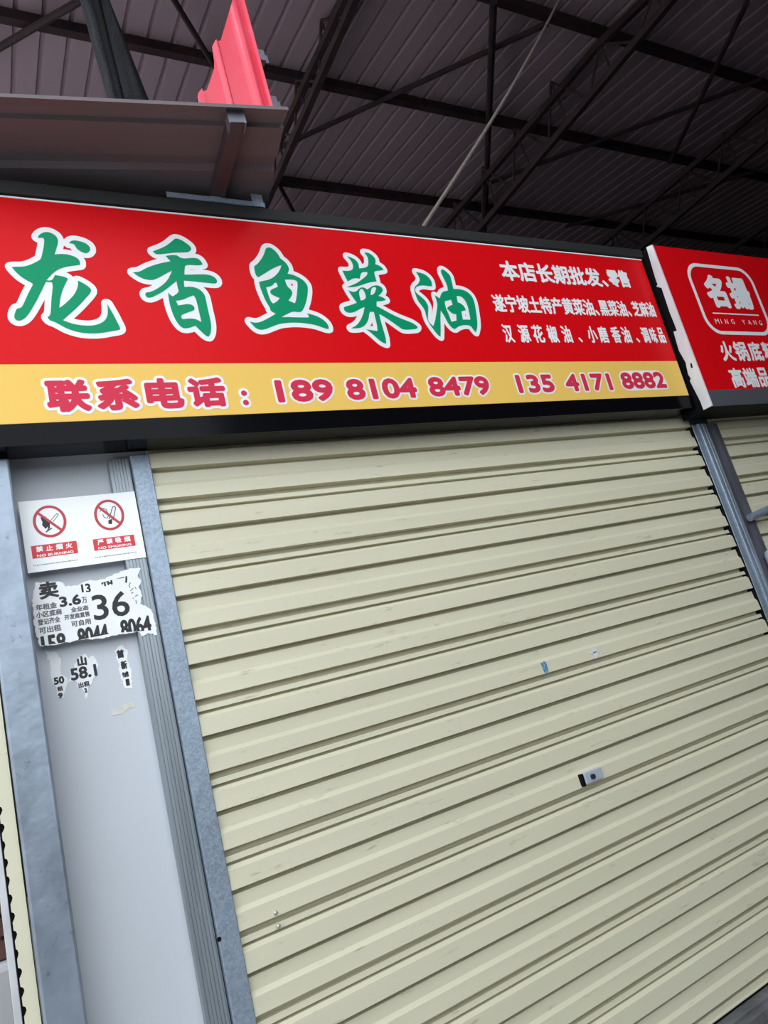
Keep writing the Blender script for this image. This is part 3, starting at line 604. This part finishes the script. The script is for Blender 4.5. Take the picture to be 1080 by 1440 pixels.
for s, a, b in (('火', 0.205, 0.305), ('锅', 0.312, 0.414), ('底', 0.424, 0.527), ('料', 0.537, 0.640)):
    line(s, (a, b, 0.218, 0.322), W_, 0.0036, parent=s2)
for s, a, b in (('高', 0.206, 0.302), ('端', 0.308, 0.408), ('品', 0.416, 0.508)):
    line(s, (a, b, 0.082, 0.184), W_, 0.0036, parent=s2)

# ------------------------------------------------------------------ awning sheet, red sheet, tarpaulin
aw = tag(empty('awning', (0.164, -0.391, 3.05), (0, 0, math.atan2(-0.122, 0.759))), 'dark corrugated metal awning sheet jutting over the left of the long sign', 'awning')
pr = [(0.0, -0.012), (0.003, 0.0), (0.035, 0.004), (0.040, 0.012), (0.075, 0.012), (0.080, 0.0), (0.20, 0.0), (0.215, 0.014), (0.245, 0.014), (0.26, 0.0), (0.40, 0.0), (0.415, 0.014), (0.445, 0.014), (0.46, 0.0), (0.60, 0.0), (0.615, 0.014), (0.64, 0.014), (0.66, 0.0), (0.86, 0.0)]
bm = extrude_profile(pr + [(a, b + 0.003) for a, b in pr[::-1]], 'x', -1.6, 0.768, True)
obj('sheet', bm, M['awning'], aw)
bm = bmesh.new(); bar(bm, (0.612, 0.028, -0.021), (0.538, 0.80, -0.021), 0.040, 0.040)
obj('support_tube', bm, M['tube_steel'], aw)
bm = boxes((0.586, 0.591, 0.02, 0.06, -0.046, 0.0), (0.632, 0.637, 0.02, 0.06, -0.046, 0.0)); box(bm, 0.591, 0.632, 0.02, 0.024, -0.044, -0.002)
tag(obj('tube_clip', bm, M['dark_steel'], aw), 'grey clip at the tube end')
bm = boxes((0.62, 0.95, -0.1585, -0.1555, 2.985, 3.006), (0.62, 0.95, -0.1585, -0.11, 2.985, 2.988), (0.905, 0.945, -0.162, -0.159, 2.985, 3.034), (0.76, 0.80, -0.161, -0.159, 2.987, 3.007), bev=0.001)
tag(obj('angle_bracket', bm, M['galvanised']), 'galvanised angle bracket on top of the long sign under the awning end', 'bracket')

def top_of(x):
    pts = [(0.960, 3.83), (0.965, 3.845), (0.985, 3.872), (1.011, 3.885), (1.045, 3.96), (1.070, 4.02), (1.078, 4.06), (1.084, 4.135), (1.099, 4.160), (1.128, 4.176), (1.216, 4.388), (1.282, 4.56)]
    for (a, b), (c, d) in zip(pts, pts[1:]):
        if a <= x <= c: return b + (d - b) * (x - a) / (c - a)
    return pts[-1][1]
cols = [0.960, 0.965, 0.985, 0.990, 1.011, 1.03, 1.045, 1.07, 1.078, 1.084, 1.099, 1.106, 1.116, 1.128, 1.15, 1.18, 1.200, 1.208, 1.216, 1.228, 1.238, 1.248, 1.262, 1.270, 1.282]
dep = {0.960: -0.018, 0.965: -0.02, 0.985: -0.02, 1.099: -0.012, 1.106: -0.012, 1.208: -0.006, 1.216: -0.018, 1.228: -0.022, 1.238: -0.02, 1.248: -0.004, 1.270: -0.012, 1.282: -0.016}
rs = empty('red_metal_sheet', (0.784, -0.455, 3.068)); tag(rs, 'upright red metal sheet with a slanted cut edge, standing behind the awning', 'metal sheet')
bm = bmesh.new(); fr = []; bk = []
for x in cols:
    d = dep.get(x, 0.0) * 0.7 + 0.045 * (1.282 - x); zt = 1.36 + 0.7023 * (top_of(x) - 1.36) - 3.068; x = 0.7023 * x + 0.336
    fr.append([bm.verts.new((x - 1.12, d, z)) for z in (0, zt * 0.5, zt)]); bk.append([bm.verts.new((x - 1.12, d + 0.004, z)) for z in (0, zt * 0.5, zt)])
for i in range(len(cols) - 1):
    for k in range(2):
        bm.faces.new((fr[i][k], fr[i + 1][k], fr[i + 1][k + 1], fr[i][k + 1])); bm.faces.new((bk[i][k + 1], bk[i + 1][k + 1], bk[i + 1][k], bk[i][k]))
    bm.faces.new((fr[i][2], fr[i + 1][2], bk[i + 1][2], bk[i][2])); bm.faces.new((bk[i][0], bk[i + 1][0], fr[i + 1][0], fr[i][0]))
for i in (0, -1):
    for k in range(2): bm.faces.new((fr[i][k], fr[i][k + 1], bk[i][k + 1], bk[i][k]))
bmesh.ops.recalc_face_normals(bm, faces=bm.faces)
obj('sheet', bm, M['red_sheet'], rs)
for z in (0.235, 0.055):
    bm = boxes((0.112, 0.140, -0.004, 0.02, z - 0.02, z + 0.02)); box(bm, 0.140, 0.150, 0.0, 0.003, z - 0.024, z + 0.006)
    tag(obj('clip', bm, M['dark_steel'], rs), 'dark clip on the right edge')

tp = tag(empty('tarpaulin', (0.80, 0.76, 3.0)), 'black folded tarpaulin hanging from the roof behind the awning', 'tarpaulin')
def fold(name, cs, seed):
    """cs: (z, centre x, half width, half depth) from the bottom up"""
    rnd = random.Random(seed); bm = bmesh.new(); n = 28; ringsv = []
    ph = [rnd.random() * 6.28 for _ in range(4)]
    zs = [cs[0][0] + (cs[-1][0] - cs[0][0]) * k / 40 for k in range(41)]
    for z in zs:
        for a, b in zip(cs, cs[1:]):
            if a[0] <= z <= b[0] + 1e-6:
                t = (z - a[0]) / (b[0] - a[0]); cx, w, d = [a[i] + (b[i] - a[i]) * t for i in (1, 2, 3)]
        row = []
        for i in range(n):
            t = 2 * math.pi * i / n
            k = 1 + 0.12 * math.sin(5 * t + ph[0] + z * 0.8) + 0.06 * math.sin(9 * t + ph[1] - z) + 0.02 * rnd.uniform(-1, 1)
            row.append(bm.verts.new((cx + w * k * math.cos(t) - 0.80, d * k * math.sin(t), z - 3.0)))
        ringsv.append(row)
    for r0, r1 in zip(ringsv, ringsv[1:]):
        for i in range(n): bm.faces.new((r0[i], r0[(i + 1) % n], r1[(i + 1) % n], r1[i]))
    bm.faces.new(ringsv[0][::-1]); bm.faces.new(ringsv[-1])
    return obj(name, bm, M['tarp'], tp, smooth=True)
S_ = 2.76 / 2.6
def sc(z): return 1.36 + (z - 1.36) * S_
fold('fold', [(3.0, 0.80, 0.035, 0.03), (sc(4.18), 0.735 * S_, 0.033 * S_, 0.03), (sc(4.75), 0.712 * S_, 0.042 * S_, 0.035), (6.02, 0.70, 0.05, 0.04)], 3)
fold('fold', [(3.0, 0.97, 0.10, 0.05), (sc(4.2), 0.823 * S_, 0.057 * S_, 0.04), (sc(4.76), 0.778 * S_, 0.024 * S_, 0.025), (6.02, 0.76, 0.02, 0.02)], 5)

# ------------------------------------------------------------------ notices on the white panel
YP = 0.03
np_ = tag(obj('notice_plate', sheet_plate([[(0.0908, 1.868), (0.3899, 1.868), (0.3899, 2.0665), (0.0908, 2.0665)]], -0.0065, 0.002), M['plate_white']), 'white plate with two round red prohibition signs, above the torn poster', 'notice')
ND = 0.0068
def pict(cx, cz, rx, rz_):
    R = layer('prohibition_ring', ring(cx, cz, rx, rz_, 0.0072), M['ring_red'], np_, ND + 0.0004)
    s = math.sqrt(0.5)
    layer('slash', stroke([(cx - rx * 0.86 * s - 0.002, cz + rz_ * 0.86 * s), (cx + rx * 0.9 * s, cz - rz_ * 0.9 * s)], 0.0068), M['ring_red'], R, ND + 0.0006)
    return R
cx, cz = 0.160, 2.003
pict(cx, cz, 0.041, 0.0455)
fl = [(-0.021, 0.012), (-0.017, 0.021), (-0.014, 0.010), (-0.008, 0.016), (-0.007, 0.004), (0.000, -0.004), (-0.002, -0.018), (-0.010, -0.026), (-0.006, -0.014), (-0.013, -0.020), (-0.020, -0.008), (-0.018, 0.0)]
layer('flame_symbol', loops_region([[(cx + a, cz + b) for a, b in fl]]), M['print_black'], np_, ND)
layer('match_symbol', join(stroke([(cx - 0.012, cz - 0.028), (cx + 0.001, cz - 0.020)], 0.004), stroke([(cx + 0.002, cz + 0.002), (cx + 0.020, cz + 0.020), (cx + 0.024, cz + 0.017), (cx + 0.008, cz - 0.002)], 0.0018)), M['print_grey'], np_, ND)
cx, cz = 0.312, 2.0035
pict(cx, cz, 0.0395, 0.0455)
cig = [(cx - 0.002, cz - 0.012), (cx + 0.012, cz + 0.022), (cx + 0.017, cz + 0.024), (cx + 0.020, cz + 0.019), (cx + 0.008, cz - 0.016)]
layer('cigarette_symbol', join(stroke(cig, 0.0022), loops_region([[(cx - 0.005, cz - 0.016), (cx + 0.006, cz - 0.012), (cx + 0.003, cz - 0.028), (cx - 0.006, cz - 0.026)]])), M['print_black'], np_, ND)
layer('smoke_symbol', join(stroke([(cx - 0.023, cz + 0.012), (cx - 0.014, cz + 0.021), (cx - 0.006, cz + 0.017), (cx - 0.003, cz + 0.006), (cx + 0.002, cz + 0.001)], 0.0018), stroke([(cx - 0.017, cz + 0.004), (cx - 0.014, cz - 0.006), (cx - 0.007, cz - 0.009), (cx - 0.002, cz - 0.002)], 0.0018)), M['print_black'], np_, ND)
for x0, x1, z0, z1, zh, en in ((0.1062, 0.2176, 1.905, 1.940, '禁止烟火', 'NO BURNING'), (0.2585, 0.3675, 1.905, 1.938, '严禁吸烟', 'NO SMOKING')):
    b = layer('red_caption', rect(x0, x1, z0, z1), M['print_red'], np_, ND)
    w = (x1 - x0)
    for k, ch in enumerate(zh):
        layer('lettering', text_region(ch, (x0 + w * (0.10 + 0.215 * k), x0 + w * (0.25 + 0.215 * k), z1 - 0.0185, z1 - 0.003), 0.0006), M['plate_white'], b, ND + 0.0003)
    layer('lettering', text_region(en, (x0 + w * 0.10, x1 - w * 0.1, z0 + 0.0025, z0 + 0.0095), 0.0003), M['plate_white'], b, ND + 0.0003)
    q = random.Random(3); ts = []
    xx = x0
    while xx < x1 - 0.004: ts.append(rect(xx, xx + q.uniform(0.0015, 0.003), 1.8845 + q.uniform(0, 0.0005), 1.8875)); xx += 0.0042
    layer('small_print', join(*ts), M['print_grey'], np_, ND)
def torn(loop, step=0.006, amp=0.0022, seed=1):
    q = random.Random(seed); o = []
    for i in range(len(loop)):
        a, b = Vector(loop[i - 1]), Vector(loop[i]); n = max(1, int((b - a).length / step))
        for k in range(n):
            p = a.lerp(b, k / n); o.append((p.x + q.uniform(-amp, amp), p.y + q.uniform(-amp, amp)))
    return o
POSTER = [(0.1042, 1.8398), (0.1652, 1.8352), (0.1727, 1.8194), (0.2014, 1.8164), (0.2359, 1.8272), (0.2484, 1.8215), (0.269, 1.8237), (0.3337, 1.8416), (0.3705, 1.8397), (0.3581, 1.8186), (0.3666, 1.8058), (0.3561, 1.7848), (0.3622, 1.7686), (0.3539, 1.74), (0.3789, 1.7205), (0.3825, 1.6899), (0.3819, 1.6456), (0.3587, 1.6539), (0.3393, 1.6523), (0.336, 1.6639), (0.272, 1.6676), (0.2382, 1.6637), (0.2003, 1.6714), (0.1525, 1.6707), (0.1123, 1.6721), (0.0945, 1.6758), (0.0885, 1.7251), (0.0909, 1.7943)]
def PP(x, z): return (x, z)
po = tag(obj('torn_poster', sheet_plate([torn(POSTER)], -0.0062, 0.0012), M['paper']), 'torn white paper poster with big black numbers below the notice plate', 'poster')
K, KG = M['print_black'], M['print_grey']
PD = 0.0066
def ink(s, b, bold, material=K, clip=None):
    r = text_region(s, b, bold)
    if clip: r = clip_region(r, *clip)
    layer('lettering', r, material, po, PD)
ink('卖', (0.110, 0.156, 1.793, 1.839), 0.0018)
ink('13', (0.211, 0.234, 1.792, 1.818), 0.0012, clip=((0.2, 1.797), (0.1, 1)))
ink('和一厂', (0.262, 0.352, 1.803, 1.838), 0.0012, clip=((0.3, 1.8185), (0.12, -1)))
ink('3.6', (0.1535, 0.206, 1.765, 1.793), 0.0016)
ink('万', (0.2078, 0.2207, 1.766, 1.783), 0.0005, KG)
ink('年租金', (0.0969, 0.1471, 1.7655, 1.782), 0.0006, KG)
ink('小区底商', (0.0955, 0.1565, 1.746, 1.7625), 0.0006, KG)
ink('全业态', (0.1776, 0.2213, 1.7465, 1.7605), 0.0006, KG)
ink('登记齐全', (0.097, 0.150, 1.727, 1.743), 0.0006, KG)
ink('开发商直售', (0.160, 0.2217, 1.729, 1.7435), 0.0006, KG)
ink('可出租', (0.0972, 0.1492, 1.7045, 1.7216), 0.0006, KG)
ink('可自用', (0.1739, 0.2218, 1.708, 1.724), 0.0006, KG)
ink('36', (0.2308, 0.3238, 1.714, 1.783), 0.0014)
ink('158', (0.098, 0.156, 1.650, 1.699), 0.002, clip=((0.12, 1.674), (0.05, 1)))
ink('8044', (0.184, 0.260, 1.652, 1.702), 0.002, clip=((0.2, 1.672), (-0.02, 1)))
ink('8064', (0.2911, 0.371, 1.656, 1.704), 0.002, clip=((0.29, 1.671), (0.12, 1)))
q = random.Random(11); ts = []
for k in range(9):
    x, z = 0.332 + q.uniform(0, 0.022), 1.742 + k * 0.0075
    ts.append(stroke([(x, z), (x + q.uniform(-0.008, 0.008), z + q.uniform(-0.006, 0.006))], 0.0022))
layer('lettering', join(*ts), KG, po, PD)
SG = 'torn paper scraps on the white panel'
def scrap(loop, y, lab, material, inks, seed):
    o = tag(obj('paper_scrap', sheet_plate([torn(loop, seed=seed)], y, 0.001), material), lab, 'paper scrap', SG)
    for s, b, bold in inks: layer('lettering', text_region(s, b, bold), K, o, -y + 0.0004)
yw = YP - 0.0012
scrap([(0.1055, 1.6666), (0.1312, 1.6558), (0.1415, 1.6399), (0.1334, 1.598), (0.1488, 1.5837), (0.1435, 1.5632), (0.1325, 1.5364), (0.121, 1.5418), (0.1173, 1.5693), (0.1112, 1.5788), (0.1116, 1.6381)], yw,
      'torn paper scrap nearest the corner post, under the poster', M['paper'], [('50', (0.116, 0.141, 1.574, 1.593), 0.0012), ('9', (0.121, 0.1325, 1.5385, 1.552), 0.0012), ('租', (0.1215, 0.135, 1.556, 1.568), 0.0006)], 2)
scrap([(0.183, 1.631), (0.197, 1.6391), (0.2054, 1.6262), (0.2187, 1.6289), (0.2268, 1.6048), (0.2194, 1.5814), (0.2055, 1.5653), (0.2031, 1.5576), (0.1945, 1.5514), (0.1883, 1.5257), (0.183, 1.5243), (0.1811, 1.5464), (0.1701, 1.5571), (0.1674, 1.574), (0.1474, 1.5732), (0.1603, 1.5947), (0.1706, 1.6143)], yw,
      'torn paper scrap showing a black 8, middle of the panel', M['paper'], [('山', (0.1773, 0.2002, 1.608, 1.634), 0.0015), ('58.1', (0.157, 0.221, 1.575, 1.607), 0.0016), ('出租', (0.1715, 0.199, 1.553, 1.567), 0.0006), ('2', (0.184, 0.1905, 1.538, 1.550), 0.001)], 3)
scrap([(0.2718, 1.6319), (0.2921, 1.642), (0.3043, 1.6251), (0.2999, 1.5975), (0.3045, 1.568), (0.3013, 1.5238), (0.282, 1.5283), (0.2769, 1.563), (0.2774, 1.5995)], yw,
      'tall narrow paper scrap with characters in a column, right side of the panel', M['paper'], [('首', (0.2757, 0.2949, 1.608, 1.631), 0.0014), ('新', (0.2817, 0.2976, 1.577, 1.600), 0.0012), ('铺', (0.2805, 0.2976, 1.555, 1.570), 0.0007), ('1', (0.2868, 0.2965, 1.532, 1.550), 0.0014)], 4)
scrap([(0.2428, 1.4799), (0.2638, 1.4802), (0.2752, 1.4856), (0.299, 1.4854), (0.2986, 1.4744), (0.2783, 1.4725), (0.2688, 1.4626), (0.2402, 1.4629)], yw,
      'small yellowed paper scrap lowest on the white panel', M['old_paper'], [], 5)
